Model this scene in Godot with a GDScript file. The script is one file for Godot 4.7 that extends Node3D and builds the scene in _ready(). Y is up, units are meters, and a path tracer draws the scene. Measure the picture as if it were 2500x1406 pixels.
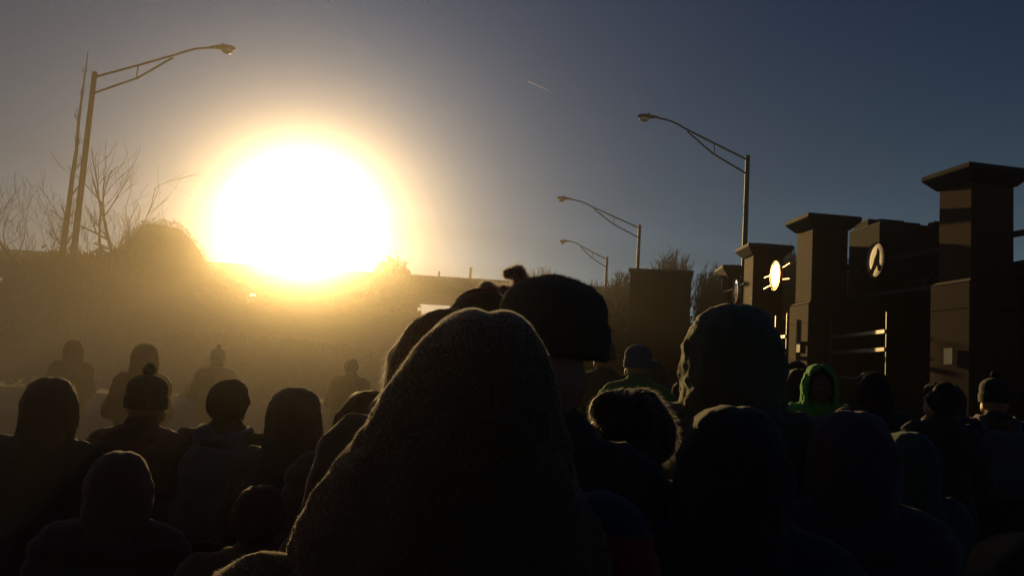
extends Node3D
# A crowd waiting at sunrise on a road that runs past an entrance of masonry pillars; the low sun stands ahead, left of the road.

const SUN_FROM := Vector3(-0.2345, 0.1541, -0.9598)   # towards the sun
var counts := {}
var M := {}        # materials
var G := {}        # shared meshes
var rng := RandomNumberGenerator.new()


# ------------------------------------------------------------------ mesh builder
class MB:
	var v := PackedVector3Array()
	var n := PackedVector3Array()

	func tri(a: Vector3, b: Vector3, c: Vector3, na: Vector3, nb: Vector3, nc: Vector3) -> void:
		if (b - a).cross(c - a).dot(na + nb + nc) > 0.0:
			v.append(a); v.append(c); v.append(b)
			n.append(na); n.append(nc); n.append(nb)
		else:
			v.append(a); v.append(b); v.append(c)
			n.append(na); n.append(nb); n.append(nc)

	func flat(a: Vector3, b: Vector3, c: Vector3, out: Vector3) -> void:
		var m := (b - a).cross(c - a)
		if m.length_squared() < 1e-20:
			return
		m = m.normalized()
		if m.dot(out) < 0.0:
			m = -m
		tri(a, b, c, m, m, m)

	func quad(a: Vector3, b: Vector3, c: Vector3, d: Vector3, out: Vector3) -> void:
		flat(a, b, c, out)
		flat(a, c, d, out)

	# a box with chamfered edges; top_scale widens or narrows its upper face
	func box(t: Transform3D, size: Vector3, ch := 0.01, top_scale := Vector2.ONE) -> void:
		var h := size * 0.5
		ch = minf(ch, minf(h.x, minf(h.y, h.z)) * 0.8)
		var p := {}
		for sx in [-1, 1]:
			for sy in [-1, 1]:
				for sz in [-1, 1]:
					var sc := top_scale if sy > 0 else Vector2.ONE
					var e := Vector3(sx * h.x * sc.x, sy * h.y, sz * h.z * sc.y)
					for ax in 3:
						var q := e
						for k in 3:
							if k != ax:
								q[k] -= signf(q[k]) * ch
						p[[sx, sy, sz, ax]] = t * q
		var c := t.origin
		for ax in 3:
			var u := (ax + 1) % 3
			var w := (ax + 2) % 3
			for s in [-1, 1]:
				var r := []
				for k in [[-1, -1], [1, -1], [1, 1], [-1, 1]]:
					var key := [0, 0, 0, ax]
					key[ax] = s; key[u] = k[0]; key[w] = k[1]
					r.append(p[key])
				quad(r[0], r[1], r[2], r[3], (r[0] + r[2]) * 0.5 - c)
			for su in [-1, 1]:
				for sw in [-1, 1]:
					var r := []
					for s in [-1, 1]:
						for face in ([u, w] if s < 0 else [w, u]):
							var key := [0, 0, 0, face]
							key[ax] = s; key[u] = su; key[w] = sw
							r.append(p[key])
					quad(r[0], r[1], r[2], r[3], (r[0] + r[2]) * 0.5 - c)
		for sx in [-1, 1]:
			for sy in [-1, 1]:
				for sz in [-1, 1]:
					flat(p[[sx, sy, sz, 0]], p[[sx, sy, sz, 1]], p[[sx, sy, sz, 2]], p[[sx, sy, sz, 0]] - c)

	func tube(pts: Array, radii: Array, sides := 8, caps := true) -> void:
		var prev := []
		var pn := []
		var side := Vector3.ZERO
		for i in pts.size():
			var d: Vector3 = (pts[mini(i + 1, pts.size() - 1)] - pts[maxi(i - 1, 0)]).normalized()
			if side == Vector3.ZERO:
				side = d.cross(Vector3.UP if absf(d.y) < 0.9 else Vector3.RIGHT).normalized()
			else:
				side = (side - d * side.dot(d)).normalized()
			var up := d.cross(side)
			var r: float = radii[i]
			var ring := []
			var rn := []
			for k in sides:
				var a := TAU * k / sides
				var o := side * cos(a) + up * sin(a)
				rn.append(o)
				ring.append(pts[i] + o * r)
			if i > 0:
				for k in sides:
					var j := (k + 1) % sides
					tri(prev[k], prev[j], ring[j], pn[k], pn[j], rn[j])
					tri(prev[k], ring[j], ring[k], pn[k], rn[j], rn[k])
			if caps and (i == 0 or i == pts.size() - 1):
				for k in sides:
					flat(ring[k], ring[(k + 1) % sides], pts[i], -d if i == 0 else d)
			prev = ring
			pn = rn

	# rows of points -> a smooth sheet; away_from: the sheet's inside
	func sheet(rows: Array, wrap := false, inward := false) -> void:
		var nr := rows.size()
		var nc: int = rows[0].size()
		var nn := []
		for i in nr:
			var line := PackedVector3Array()
			var mid := Vector3.ZERO
			for p in rows[i]:
				mid += p
			mid /= nc
			for j in nc:
				var a: Vector3 = rows[mini(i + 1, nr - 1)][j] - rows[maxi(i - 1, 0)][j]
				var j0 := (j - 1 + nc) % nc if wrap else maxi(j - 1, 0)
				var j1 := (j + 1) % nc if wrap else mini(j + 1, nc - 1)
				var b: Vector3 = rows[i][j1] - rows[i][j0]
				line.append(a.cross(b).normalized())
			nn.append(line)
		# one sign for the whole sheet, from the middle row
		var im := nr / 2
		var c := Vector3.ZERO
		for p in rows[im]:
			c += p
		c /= nc
		var vote := 0.0
		for j in nc:
			vote += nn[im][j].dot(rows[im][j] - c)
		var s := 1.0 if (vote > 0.0) != inward else -1.0
		for i in nr - 1:
			for j in (nc if wrap else nc - 1):
				var k := (j + 1) % nc
				tri(rows[i][j], rows[i][k], rows[i + 1][k], nn[i][j] * s, nn[i][k] * s, nn[i + 1][k] * s)
				tri(rows[i][j], rows[i + 1][k], rows[i + 1][j], nn[i][j] * s, nn[i + 1][k] * s, nn[i + 1][j] * s)

	func lathe(profile: Array, sides := 24, t := Transform3D.IDENTITY) -> void:
		var rows := []
		for p in profile:
			var ring := PackedVector3Array()
			for k in sides:
				var a := TAU * k / sides
				ring.append(t * Vector3(p.x * cos(a), p.y, p.x * sin(a)))
			rows.append(ring)
		sheet(rows, true)

	# tapered capsules joined by a smooth minimum, meshed as surface nets. prims: {a, b, ra, rb, q (stretch), cut}
	func sdf(prims: Array, cell: float, k: float, shape := 0) -> void:
		var lo := Vector3(1e9, 1e9, 1e9)
		var hi := -lo
		for p in prims:
			var q0: Vector3 = p.get("q", Vector3.ONE)
			var reach: Vector3 = q0 * maxf(p.ra, p.rb)
			if not p.has("cut"):
				lo = lo.min((p.a as Vector3).min(p.b) - reach)
				hi = hi.max((p.a as Vector3).max(p.b) + reach)
		var pad := cell * 3.0
		lo -= Vector3(pad, pad, pad)
		hi += Vector3(pad, pad, pad)
		var nx := int(ceil((hi.x - lo.x) / cell)) + 1
		var ny := int(ceil((hi.y - lo.y) / cell)) + 1
		var nz := int(ceil((hi.z - lo.z) / cell)) + 1
		var g := PackedFloat32Array()
		g.resize(nx * ny * nz)
		g.fill(1.0)
		for p in prims:
			var a: Vector3 = p.a
			var q: Vector3 = p.get("q", Vector3.ONE)
			var ba: Vector3 = (p.b - a) / q
			var bb := maxf(ba.length_squared(), 1e-9)
			var ra: float = p.ra
			var dr: float = p.rb - ra
			var most := maxf(p.ra, p.rb)
			var cut: bool = p.has("cut")
			var grow := Vector3.ONE * (k + cell * 2.0)
			var b0 := a.min(p.b) - q * most - grow - lo
			var b1 := a.max(p.b) + q * most + grow - lo
			var qm := minf(q.x, minf(q.y, q.z))
			var i0 := maxi(0, int(b0.x / cell)); var i1 := mini(nx - 1, int(b1.x / cell) + 1)
			var j0 := maxi(0, int(b0.y / cell)); var j1 := mini(ny - 1, int(b1.y / cell) + 1)
			var k0 := maxi(0, int(b0.z / cell)); var k1 := mini(nz - 1, int(b1.z / cell) + 1)
			for z in range(k0, k1 + 1):
				for y in range(j0, j1 + 1):
					var row := (z * ny + y) * nx
					for x in range(i0, i1 + 1):
						var w := (lo + Vector3(x, y, z) * cell - a) / q
						var t := clampf(w.dot(ba) / bb, 0.0, 1.0)
						var d := ((w - ba * t).length() - ra - dr * t) * qm
						var o := g[row + x]
						if cut:
							d = -d
							var hc := maxf(0.01 - absf(o - d), 0.0) / 0.01
							g[row + x] = maxf(o, d) + hc * hc * 0.0025
						else:
							var h := maxf(k - absf(o - d), 0.0) / k
							g[row + x] = minf(o, d) - h * h * k * 0.25
		var fold := FastNoiseLite.new()      # cloth: 1 soft wrinkles, 2 quilted tubes
		fold.seed = 11; fold.frequency = 7.0; fold.fractal_octaves = 3
		var at := PackedInt32Array()
		at.resize(nx * ny * nz)
		at.fill(-1)
		var pv := PackedVector3Array()
		var pn := PackedVector3Array()
		var off := [0, 1, nx, nx + 1, nx * ny, nx * ny + 1, nx * ny + nx, nx * ny + nx + 1]
		var spot := [Vector3(0, 0, 0), Vector3(1, 0, 0), Vector3(0, 1, 0), Vector3(1, 1, 0), Vector3(0, 0, 1), Vector3(1, 0, 1), Vector3(0, 1, 1), Vector3(1, 1, 1)]
		var edges := [[0, 1], [2, 3], [4, 5], [6, 7], [0, 2], [1, 3], [4, 6], [5, 7], [0, 4], [1, 5], [2, 6], [3, 7]]
		for z in nz - 1:
			for y in ny - 1:
				var row := (z * ny + y) * nx
				for x in nx - 1:
					var i := row + x
					if absf(g[i]) > cell * 2.5:
						continue
					var mask := 0
					for c in 8:
						if g[i + off[c]] < 0.0:
							mask += 1
					if mask == 0 or mask == 8:
						continue
					var sum := Vector3.ZERO
					var cnt := 0
					for e in edges:
						var d0 := g[i + off[e[0]]]
						var d1 := g[i + off[e[1]]]
						if (d0 < 0.0) != (d1 < 0.0):
							sum += (spot[e[0]] as Vector3).lerp(spot[e[1]], d0 / (d0 - d1))
							cnt += 1
					var gr := Vector3.ZERO
					for c in 8:
						gr += g[i + off[c]] * (spot[c] * 2.0 - Vector3.ONE)
					gr = gr.normalized()
					var pos := lo + (Vector3(x, y, z) + sum / cnt) * cell
					if shape == 1:
						pos += gr * fold.get_noise_3d(pos.x, pos.y * 0.7, pos.z) * 0.022
					elif shape == 2:
						pos += gr * (sqrt(absf(sin(pos.y * PI / 0.085))) * 0.02 - 0.01 + fold.get_noise_3d(pos.x, pos.y, pos.z) * 0.012)
					at[i] = pv.size()
					pv.append(pos)
					pn.append(gr)
		var tris := PackedInt32Array()
		var steps := [1, nx, nx * ny]
		for z in range(1, nz - 1):
			for y in range(1, ny - 1):
				for x in range(1, nx - 1):
					var i := (z * ny + y) * nx + x
					if absf(g[i]) > cell * 2.5:
						continue
					for ax in 3:
						if (g[i] < 0.0) == (g[i + steps[ax]] < 0.0):
							continue
						var u: int = steps[(ax + 1) % 3]
						var w: int = steps[(ax + 2) % 3]
						var q0 := at[i]; var q1 := at[i - u]; var q2 := at[i - u - w]; var q3 := at[i - w]
						if q0 < 0 or q1 < 0 or q2 < 0 or q3 < 0:
							continue
						tris.append_array([q0, q1, q2, q0, q2, q3])
		if shape > 0:      # displaced: normals from the faces
			var acc := PackedVector3Array()
			acc.resize(pv.size())
			for i in range(0, tris.size(), 3):
				var m := (pv[tris[i + 1]] - pv[tris[i]]).cross(pv[tris[i + 2]] - pv[tris[i]])
				if m.dot(pn[tris[i]]) < 0.0:
					m = -m
				for c in 3:
					acc[tris[i + c]] += m
			for i in pv.size():
				if acc[i].length_squared() > 1e-20:
					pn[i] = acc[i].normalized()
		for i in range(0, tris.size(), 3):
			tri(pv[tris[i]], pv[tris[i + 1]], pv[tris[i + 2]], pn[tris[i]], pn[tris[i + 1]], pn[tris[i + 2]])

	func add(o: MB) -> void:
		v.append_array(o.v)
		n.append_array(o.n)

	func mesh() -> ArrayMesh:
		var arr := []
		arr.resize(Mesh.ARRAY_MAX)
		arr[Mesh.ARRAY_VERTEX] = v
		arr[Mesh.ARRAY_NORMAL] = n
		var m := ArrayMesh.new()
		m.add_surface_from_arrays(Mesh.PRIMITIVE_TRIANGLES, arr)
		return m


# fine fibres standing off a surface
func fibres(src: MB, count: int, length: float, width: float, lean := Vector3.ZERO, above := -99.0) -> MB:
	var out := MB.new()
	var nt := src.v.size() / 3
	for i in count:
		var t := rng.randi_range(0, nt - 1) * 3
		var a := rng.randf(); var b := rng.randf()
		if a + b > 1.0:
			a = 1.0 - a; b = 1.0 - b
		var p := src.v[t] + (src.v[t + 1] - src.v[t]) * a + (src.v[t + 2] - src.v[t]) * b
		if p.y < above:
			continue
		var nn := src.n[t]
		var d := (nn + lean + Vector3(rng.randf_range(-1, 1), rng.randf_range(-1, 1), rng.randf_range(-1, 1)) * 0.9).normalized()
		var s := d.cross(Vector3(rng.randf_range(-1, 1), rng.randf_range(-1, 1), rng.randf_range(-1, 1))).normalized() * width * 0.5
		var l := length * rng.randf_range(0.4, 1.2)
		var tip := p + d * l + lean * l * 0.4
		var m := s.cross(d).normalized()
		out.tri(p - s, p + s, tip, m, m, m)
	return out


# ------------------------------------------------------------------ naming
func numbered(called: String) -> String:
	var k: int = counts.get(called, 0)
	counts[called] = k + 1
	return called if k == 0 else "%s_%03d" % [called, k]


func thing(called: String, label: String, category: String, at := Vector3.ZERO, turn := 0.0, group := "") -> Node3D:
	var o := Node3D.new()
	o.name = numbered(called)
	add_child(o)
	o.position = at
	o.rotation.y = turn
	o.set_meta("label", label)
	o.set_meta("category", category)
	if group:
		o.set_meta("group", group)
	return o


func part(called: String, mesh: Mesh, m: Material, parent: Node) -> MeshInstance3D:
	var o := MeshInstance3D.new()
	o.name = called
	o.mesh = mesh
	o.material_override = m
	parent.add_child(o, true)
	return o


func struct(called: String, mesh: Mesh, m: Material) -> MeshInstance3D:
	var o := part(numbered(called), mesh, m, self)
	o.set_meta("kind", "structure")
	return o


func box_mesh(at: Vector3, size: Vector3, ch := 0.01, turn := 0.0, top := Vector2.ONE) -> Mesh:
	var b := MB.new()
	b.box(Transform3D(Basis(Vector3.UP, turn), at), size, ch, top)
	return b.mesh()


func tube_mesh(pts: Array, radii: Array, sides := 8) -> Mesh:
	var b := MB.new()
	b.tube(pts, radii, sides)
	return b.mesh()


# ------------------------------------------------------------------ materials
func grain(freq: float, low: float, high: float, key: int) -> NoiseTexture2D:
	var t := NoiseTexture2D.new()
	t.width = 256; t.height = 256
	t.seamless = true
	var f := FastNoiseLite.new()
	f.seed = key
	f.frequency = freq
	f.fractal_octaves = 4
	t.noise = f
	var r := Gradient.new()
	r.set_color(0, Color(low, low, low)); r.set_color(1, Color(high, high, high))
	t.color_ramp = r
	return t


func paint(called: String, base: Color, rough := 0.9, metal := 0.0, texture: Texture2D = null, scale := 1.0, sheen := 0.0, bump: Texture2D = null, depth := 0.0) -> StandardMaterial3D:
	var m := StandardMaterial3D.new()
	m.resource_name = called
	m.albedo_color = base.linear_to_srgb()
	m.roughness = rough
	m.metallic = metal
	if texture or bump:
		m.uv1_triplanar = true
		m.uv1_scale = Vector3.ONE * scale
	if texture:
		m.albedo_texture = texture
	if bump:
		m.heightmap_enabled = true
		m.heightmap_texture = bump
		m.heightmap_scale = depth
	if sheen > 0.0:
		m.rim_enabled = true
		m.rim = sheen
		m.rim_tint = 0.5
	M[called] = m
	return m


func materials() -> void:
	var g1 := grain(0.03, 0.6, 1.0, 1)
	var g2 := grain(0.12, 0.55, 1.0, 2)
	var soft := grain(0.05, 0.82, 1.0, 4)
	var weave := grain(0.2, 0.0, 1.0, 3)
	paint("asphalt", Color(0.05, 0.05, 0.052), 0.92, 0.0, g2, 0.7)
	paint("concrete", Color(0.26, 0.25, 0.23), 0.9, 0.0, g1, 0.6)
	paint("grass_ground", Color(0.06, 0.065, 0.03), 0.95, 0.0, g2, 0.4)
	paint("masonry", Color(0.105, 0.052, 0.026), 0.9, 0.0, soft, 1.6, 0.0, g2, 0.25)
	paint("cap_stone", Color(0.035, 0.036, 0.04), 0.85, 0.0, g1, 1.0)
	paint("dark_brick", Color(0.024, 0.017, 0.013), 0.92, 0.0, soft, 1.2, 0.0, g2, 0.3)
	paint("black_steel", Color(0.02, 0.02, 0.022), 0.5, 0.4)
	paint("pale_steel", Color(0.55, 0.45, 0.32), 0.55, 0.0)
	paint("satin_steel", Color(0.12, 0.1, 0.075), 0.4, 0.3)
	paint("galvanised", Color(0.05, 0.056, 0.06), 0.6, 0.25, g1, 1.5)
	paint("sign_white", Color(0.62, 0.5, 0.34), 0.5)
	paint("polished", Color(0.95, 0.82, 0.6), 0.2, 1.0)
	paint("brass", Color(0.75, 0.5, 0.18), 0.35, 0.9)
	paint("emblem", Color(0.03, 0.016, 0.012), 1.0).metallic_specular = 0.1
	paint("plate", Color(0.35, 0.33, 0.29), 0.6)
	paint("roof_felt", Color(0.05, 0.05, 0.055), 0.9)
	var gl := paint("window_glass", Color(0.05, 0.06, 0.07), 0.1)
	gl.metallic_specular = 0.6
	paint("bark", Color(0.07, 0.055, 0.042), 0.95, 0.0, g2, 2.0)
	paint("twigs", Color(0.075, 0.058, 0.045), 0.95)
	for spec in [["needles", Color(0.035, 0.045, 0.018)], ["hedge_leaf", Color(0.04, 0.05, 0.02)], ["olive_leaf", Color(0.055, 0.055, 0.022)]]:
		var f := paint(spec[0], spec[1], 0.8)
		f.backlight_enabled = true
		f.backlight = Color(0.25, 0.25, 0.12)
		f.cull_mode = BaseMaterial3D.CULL_DISABLED
	var lens := paint("lamp_lens", Color(0.75, 0.72, 0.66), 0.12)
	lens.backlight_enabled = true
	lens.backlight = Color(0.5, 0.46, 0.4)
	var cloud := paint("ice_trail", Color(0.85, 0.85, 0.85), 1.0)
	cloud.backlight_enabled = true
	cloud.backlight = Color(1.0, 1.0, 1.0)
	paint("skin", Color(0.36, 0.2, 0.13), 0.6)
	paint("skin_dark", Color(0.12, 0.065, 0.042), 0.6)
	paint("eye_white", Color(0.3, 0.28, 0.26), 0.4)
	paint("shoe", Color(0.06, 0.06, 0.065), 0.8)
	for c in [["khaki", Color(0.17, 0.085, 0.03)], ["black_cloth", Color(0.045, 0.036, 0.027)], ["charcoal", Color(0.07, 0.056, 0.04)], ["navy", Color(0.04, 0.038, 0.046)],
			["dark_olive", Color(0.016, 0.014, 0.009)], ["olive", Color(0.12, 0.1, 0.055)], ["neon_green", Color(0.1, 0.5, 0.08)], ["lime_green", Color(0.12, 0.3, 0.05)], ["red", Color(0.5, 0.02, 0.018)], ["brown", Color(0.14, 0.08, 0.045)],
			["plum", Color(0.12, 0.072, 0.075)], ["grey", Color(0.14, 0.14, 0.15)], ["slate", Color(0.1, 0.13, 0.17)], ["denim", Color(0.03, 0.04, 0.07)], ["mustard", Color(0.22, 0.14, 0.03)],
			["teal", Color(0.03, 0.07, 0.06)], ["cream", Color(0.4, 0.34, 0.25)], ["rust", Color(0.22, 0.07, 0.03)], ["dark_green", Color(0.15, 0.16, 0.08)]]:
		paint(c[0], c[1], 0.95, 0.0, g2, 14.0, 0.0 if c[0] == "dark_olive" else 0.8, weave, 0.05)
	M.khaki.rim = 0.5
	M.khaki.rim_tint = 0.8
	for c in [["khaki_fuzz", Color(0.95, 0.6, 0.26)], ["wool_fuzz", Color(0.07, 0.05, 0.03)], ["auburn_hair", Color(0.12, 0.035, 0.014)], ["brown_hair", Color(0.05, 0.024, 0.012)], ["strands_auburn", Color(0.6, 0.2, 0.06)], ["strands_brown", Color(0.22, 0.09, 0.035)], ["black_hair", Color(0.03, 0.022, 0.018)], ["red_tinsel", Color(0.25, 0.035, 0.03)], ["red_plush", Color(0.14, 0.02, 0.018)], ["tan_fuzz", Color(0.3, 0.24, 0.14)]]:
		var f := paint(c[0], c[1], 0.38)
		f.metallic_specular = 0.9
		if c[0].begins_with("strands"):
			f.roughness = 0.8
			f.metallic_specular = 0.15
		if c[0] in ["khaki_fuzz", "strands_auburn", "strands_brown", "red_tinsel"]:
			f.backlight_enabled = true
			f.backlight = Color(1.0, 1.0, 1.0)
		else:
			f.roughness = 0.7
			f.metallic_specular = 0.3


# ------------------------------------------------------------------ sky
func sky_picture() -> ImageTexture:
	var w := 1024
	var h := 512
	var data := PackedFloat32Array()
	data.resize(w * h * 3)
	var sun := SUN_FROM.normalized()
	var f := FastNoiseLite.new()
	f.seed = 5
	f.frequency = 1.0
	f.fractal_octaves = 4
	for y in h:
		var el := (0.5 - (y + 0.5) / h) * PI
		var e := rad_to_deg(maxf(el, 0.0))
		var low := exp(-e / 8.0)
		var cy := cos(el)
		for x in w:
			var az := (x + 0.5) / w * TAU
			var d := Vector3(sin(az) * cy, sin(el), -cos(az) * cy)
			low = exp(-e / 8.0)
			var away := Vector2(d.x, d.z).normalized().dot(Vector2(sun.x, sun.z).normalized())
			low *= lerpf(0.5, 1.0, smoothstep(-0.6, 0.75, away))
			var c := Vector3(0.001, 0.009, 0.035).lerp(Vector3(0.15, 0.235, 0.255), low)
			var ang := rad_to_deg(acos(clampf(d.dot(sun), -1.0, 1.0)))
			var au := 0.62 * exp(-ang / 5.0) + 4.0 * exp(-ang * ang / 9.0)
			var wide := 0.14 * exp(-ang / 14.0)
			c += Vector3(0.62, 0.92, 1.1) * au + Vector3(0.74, 0.84, 1.1) * wide
			if e > 0.5 and e < 24.0 and ang < 60.0:      # faint flat streaks of cloud low over the horizon
				var s := f.get_noise_3d(d.x * 2.5, d.y * 26.0, d.z * 2.5)
				c *= 1.0 + 0.22 * s * exp(-pow((e - 7.0) / 5.0, 2.0))
			if el < 0.0:
				c = Vector3(0.035, 0.034, 0.032)
			var i := (y * w + x) * 3
			data[i] = c.x; data[i + 1] = c.y; data[i + 2] = c.z
	return ImageTexture.create_from_image(Image.create_from_data(w, h, false, Image.FORMAT_RGBF, data.to_byte_array()))


# ------------------------------------------------------------------ people
func pr(a: Vector3, b: Vector3, ra: float, rb: float, q := Vector3.ONE) -> Dictionary:
	return {"a": a, "b": b, "ra": ra, "rb": rb, "q": q}


func cut(a: Vector3, r: float, q := Vector3.ONE) -> Dictionary:
	return {"a": a, "b": a, "ra": r, "rb": r, "q": q, "cut": true}


func V(x: float, y: float, z: float) -> Vector3:
	return Vector3(x, y, z)


# a standing figure 1.72 m tall, facing -z, hands in the jacket's pockets
func body_meshes() -> void:
	var b := MB.new()
	var p := [pr(V(-0.06, 1.32, 0), V(0.06, 1.32, 0), 0.12, 0.12, V(1, 1.2, 0.85)), pr(V(0, 1.3, 0), V(0, 1.0, 0), 0.13, 0.12, V(1, 1, 0.8)), pr(V(-0.06, 0.95, 0), V(0.06, 0.95, 0), 0.11, 0.11),
		pr(V(0, 1.46, 0.02), V(0, 1.36, 0.02), 0.06, 0.07)]
	for s in [-1.0, 1.0]:
		p += [pr(V(s * 0.08, 1.4, 0.01), V(s * 0.18, 1.39, 0.01), 0.055, 0.06), pr(V(s * 0.19, 1.38, 0.01), V(s * 0.265, 1.12, 0.05), 0.05, 0.042), pr(V(s * 0.265, 1.12, 0.05), V(s * 0.175, 1.02, -0.12), 0.042, 0.03),
			pr(V(s * 0.175, 1.02, -0.12), V(s * 0.12, 1.0, -0.15), 0.034, 0.03), pr(V(s * 0.09, 0.92, 0), V(s * 0.095, 0.5, -0.01), 0.085, 0.055), pr(V(s * 0.095, 0.5, -0.01), V(s * 0.1, 0.09, 0.02), 0.055, 0.038),
			pr(V(s * 0.1, 0.06, 0.03), V(s * 0.11, 0.035, -0.12), 0.04, 0.03)]
	b.sdf(p, 0.018, 0.04)
	# head and neck with a face
	p = [pr(V(0, 1.625, 0.02), V(0, 1.62, -0.02), 0.082, 0.08, V(0.93, 1.14, 1.05)), pr(V(0, 1.565, -0.02), V(0, 1.52, -0.06), 0.062, 0.04), pr(V(0, 1.605, -0.097), V(0, 1.574, -0.116), 0.009, 0.014),
		pr(V(-0.035, 1.628, -0.082), V(0.035, 1.628, -0.082), 0.016, 0.016), pr(V(-0.018, 1.546, -0.094), V(0.018, 1.546, -0.094), 0.008, 0.008), pr(V(-0.015, 1.535, -0.092), V(0.015, 1.535, -0.092), 0.009, 0.009),
		pr(V(0, 1.511, -0.076), V(0, 1.511, -0.074), 0.02, 0.02), pr(V(0, 1.54, 0.012), V(0, 1.4, 0.02), 0.055, 0.062)]
	for s in [-1.0, 1.0]:
		p += [pr(V(s * 0.04, 1.578, -0.064), V(s * 0.042, 1.56, -0.055), 0.03, 0.03), pr(V(s * 0.078, 1.6, 0.008), V(s * 0.074, 1.57, 0.0), 0.017, 0.012, V(0.5, 1.3, 1.1))]
	for s in [-1.0, 1.0]:
		p.append(cut(V(s * 0.032, 1.603, -0.106), 0.015, V(1.3, 0.8, 1)))
	b.sdf(p, 0.006, 0.016)
	G.body = b.mesh()
	var e := MB.new()
	for s in [-1.0, 1.0]:
		e.lathe([Vector2(0.001, -0.01), Vector2(0.007, -0.007), Vector2(0.01, 0), Vector2(0.007, 0.007), Vector2(0.001, 0.01)], 10, Transform3D(Basis(), V(s * 0.032, 1.603, -0.083)))
	G.eyes = e.mesh()

	# garments
	var torso := [pr(V(-0.085, 1.31, 0.01), V(0.085, 1.31, 0.01), 0.135, 0.135, V(1, 1.15, 0.95)), pr(V(-0.07, 1.08, 0), V(0.07, 1.08, 0), 0.145, 0.145, V(1, 1.2, 0.92)), pr(V(-0.075, 0.9, 0), V(0.075, 0.9, 0), 0.14, 0.145, V(1, 1, 0.95)),
		pr(V(0, 1.43, 0.02), V(0, 1.49, 0.02), 0.1, 0.082), pr(V(-0.11, 1.0, -0.1), V(0.11, 1.0, -0.1), 0.06, 0.06)]
	for s in [-1.0, 1.0]:
		torso += [pr(V(s * 0.06, 1.42, 0.015), V(s * 0.185, 1.385, 0.01), 0.08, 0.085), pr(V(s * 0.195, 1.375, 0.01), V(s * 0.27, 1.12, 0.055), 0.08, 0.066), pr(V(s * 0.27, 1.12, 0.055), V(s * 0.17, 1.02, -0.11), 0.066, 0.055)]
	b = MB.new()
	b.sdf(torso, 0.014, 0.05, 1)
	G.hoodie = b.mesh()
	G.hoodie_mb = b
	var fat := []
	for t in torso:
		fat.append(pr(t.a, t.b, t.ra * 1.13, t.rb * 1.13, t.q))
	b = MB.new()
	b.sdf(fat, 0.014, 0.045, 2)
	G.puffer = b.mesh()
	var long := torso.duplicate()
	long += [pr(V(-0.07, 0.9, 0), V(-0.08, 0.6, 0), 0.15, 0.14), pr(V(0.07, 0.9, 0), V(0.08, 0.6, 0), 0.15, 0.14)]
	b = MB.new()
	b.sdf(long, 0.018, 0.06, 1)
	G.parka = b.mesh()
	p = [pr(V(-0.06, 0.92, 0), V(0.06, 0.92, 0), 0.125, 0.125)]
	for s in [-1.0, 1.0]:
		p += [pr(V(s * 0.09, 0.9, 0), V(s * 0.097, 0.5, -0.01), 0.11, 0.08), pr(V(s * 0.097, 0.5, -0.01), V(s * 0.1, 0.08, 0.02), 0.08, 0.066)]
	b = MB.new()
	b.sdf(p, 0.02, 0.03, 1)
	G.trousers = b.mesh()
	b = MB.new()
	b.sdf([pr(V(0, 0.05, 0.04), V(0, 0.045, -0.12), 0.05, 0.04), pr(V(0, 0.025, 0.05), V(0, 0.022, -0.15), 0.042, 0.036, V(1, 0.55, 1)), pr(V(0, 0.06, 0.03), V(0, 0.1, 0.03), 0.05, 0.048)], 0.014, 0.02)
	G.shoe = b.mesh()
	# headgear
	G.hood_rows = [[1.772, 0.004, 0.01, 0.01, 0], [1.77, 0.035, 0.045, 0.04, 0], [1.757, 0.066, 0.085, 0.075, 0], [1.735, 0.09, 0.112, 0.1, 12], [1.7, 0.108, 0.13, 0.115, 40], [1.65, 0.12, 0.142, 0.12, 48], [1.59, 0.125, 0.146, 0.118, 50], [1.53, 0.126, 0.142, 0.112, 48],
		[1.48, 0.132, 0.136, 0.105, 40], [1.44, 0.15, 0.14, 0.105, 25], [1.41, 0.172, 0.145, 0.11, 12], [1.385, 0.185, 0.15, 0.115, 8]]
	b = hood(G.hood_rows, 0.007, 21, 0.004, 0.008)
	G.hood = b.mesh()
	b = beanie(1.776, 0.0)
	G.beanie = b.mesh()
	b = MB.new()
	b.sdf([pr(V(0, 1.65, 0.025), V(0, 1.635, 0.02), 0.094, 0.092, V(0.95, 1.02, 1.05)), pr(V(-0.04, 1.68, -0.05), V(0.04, 1.685, -0.045), 0.042, 0.042), pr(V(0, 1.6, 0.06), V(0, 1.55, 0.05), 0.065, 0.05, V(1.1, 1, 0.8)),
		pr(V(-0.078, 1.63, 0.0), V(-0.078, 1.6, 0.01), 0.025, 0.02), pr(V(0.078, 1.63, 0.0), V(0.078, 1.6, 0.01), 0.025, 0.02)], 0.008, 0.03, 1)
	G.hair_short = b.mesh()
	G.hair_short_mb = b
	var b2 := MB.new()
	b2.sdf([pr(V(0, 1.65, 0.025), V(0, 1.635, 0.02), 0.098, 0.096, V(0.97, 1.02, 1.05)), pr(V(-0.04, 1.685, -0.05), V(0.04, 1.69, -0.045), 0.044, 0.044), pr(V(0, 1.58, 0.06), V(0, 1.4, 0.09), 0.085, 0.07, V(1.25, 1, 0.75)),
		pr(V(-0.085, 1.63, 0.01), V(-0.1, 1.42, 0.02), 0.035, 0.03), pr(V(0.085, 1.63, 0.01), V(0.1, 1.42, 0.02), 0.035, 0.03)], 0.009, 0.035, 1)
	G.hair_long = b2.mesh()
	G.hair_long_mb = b2
	b = MB.new()
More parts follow.
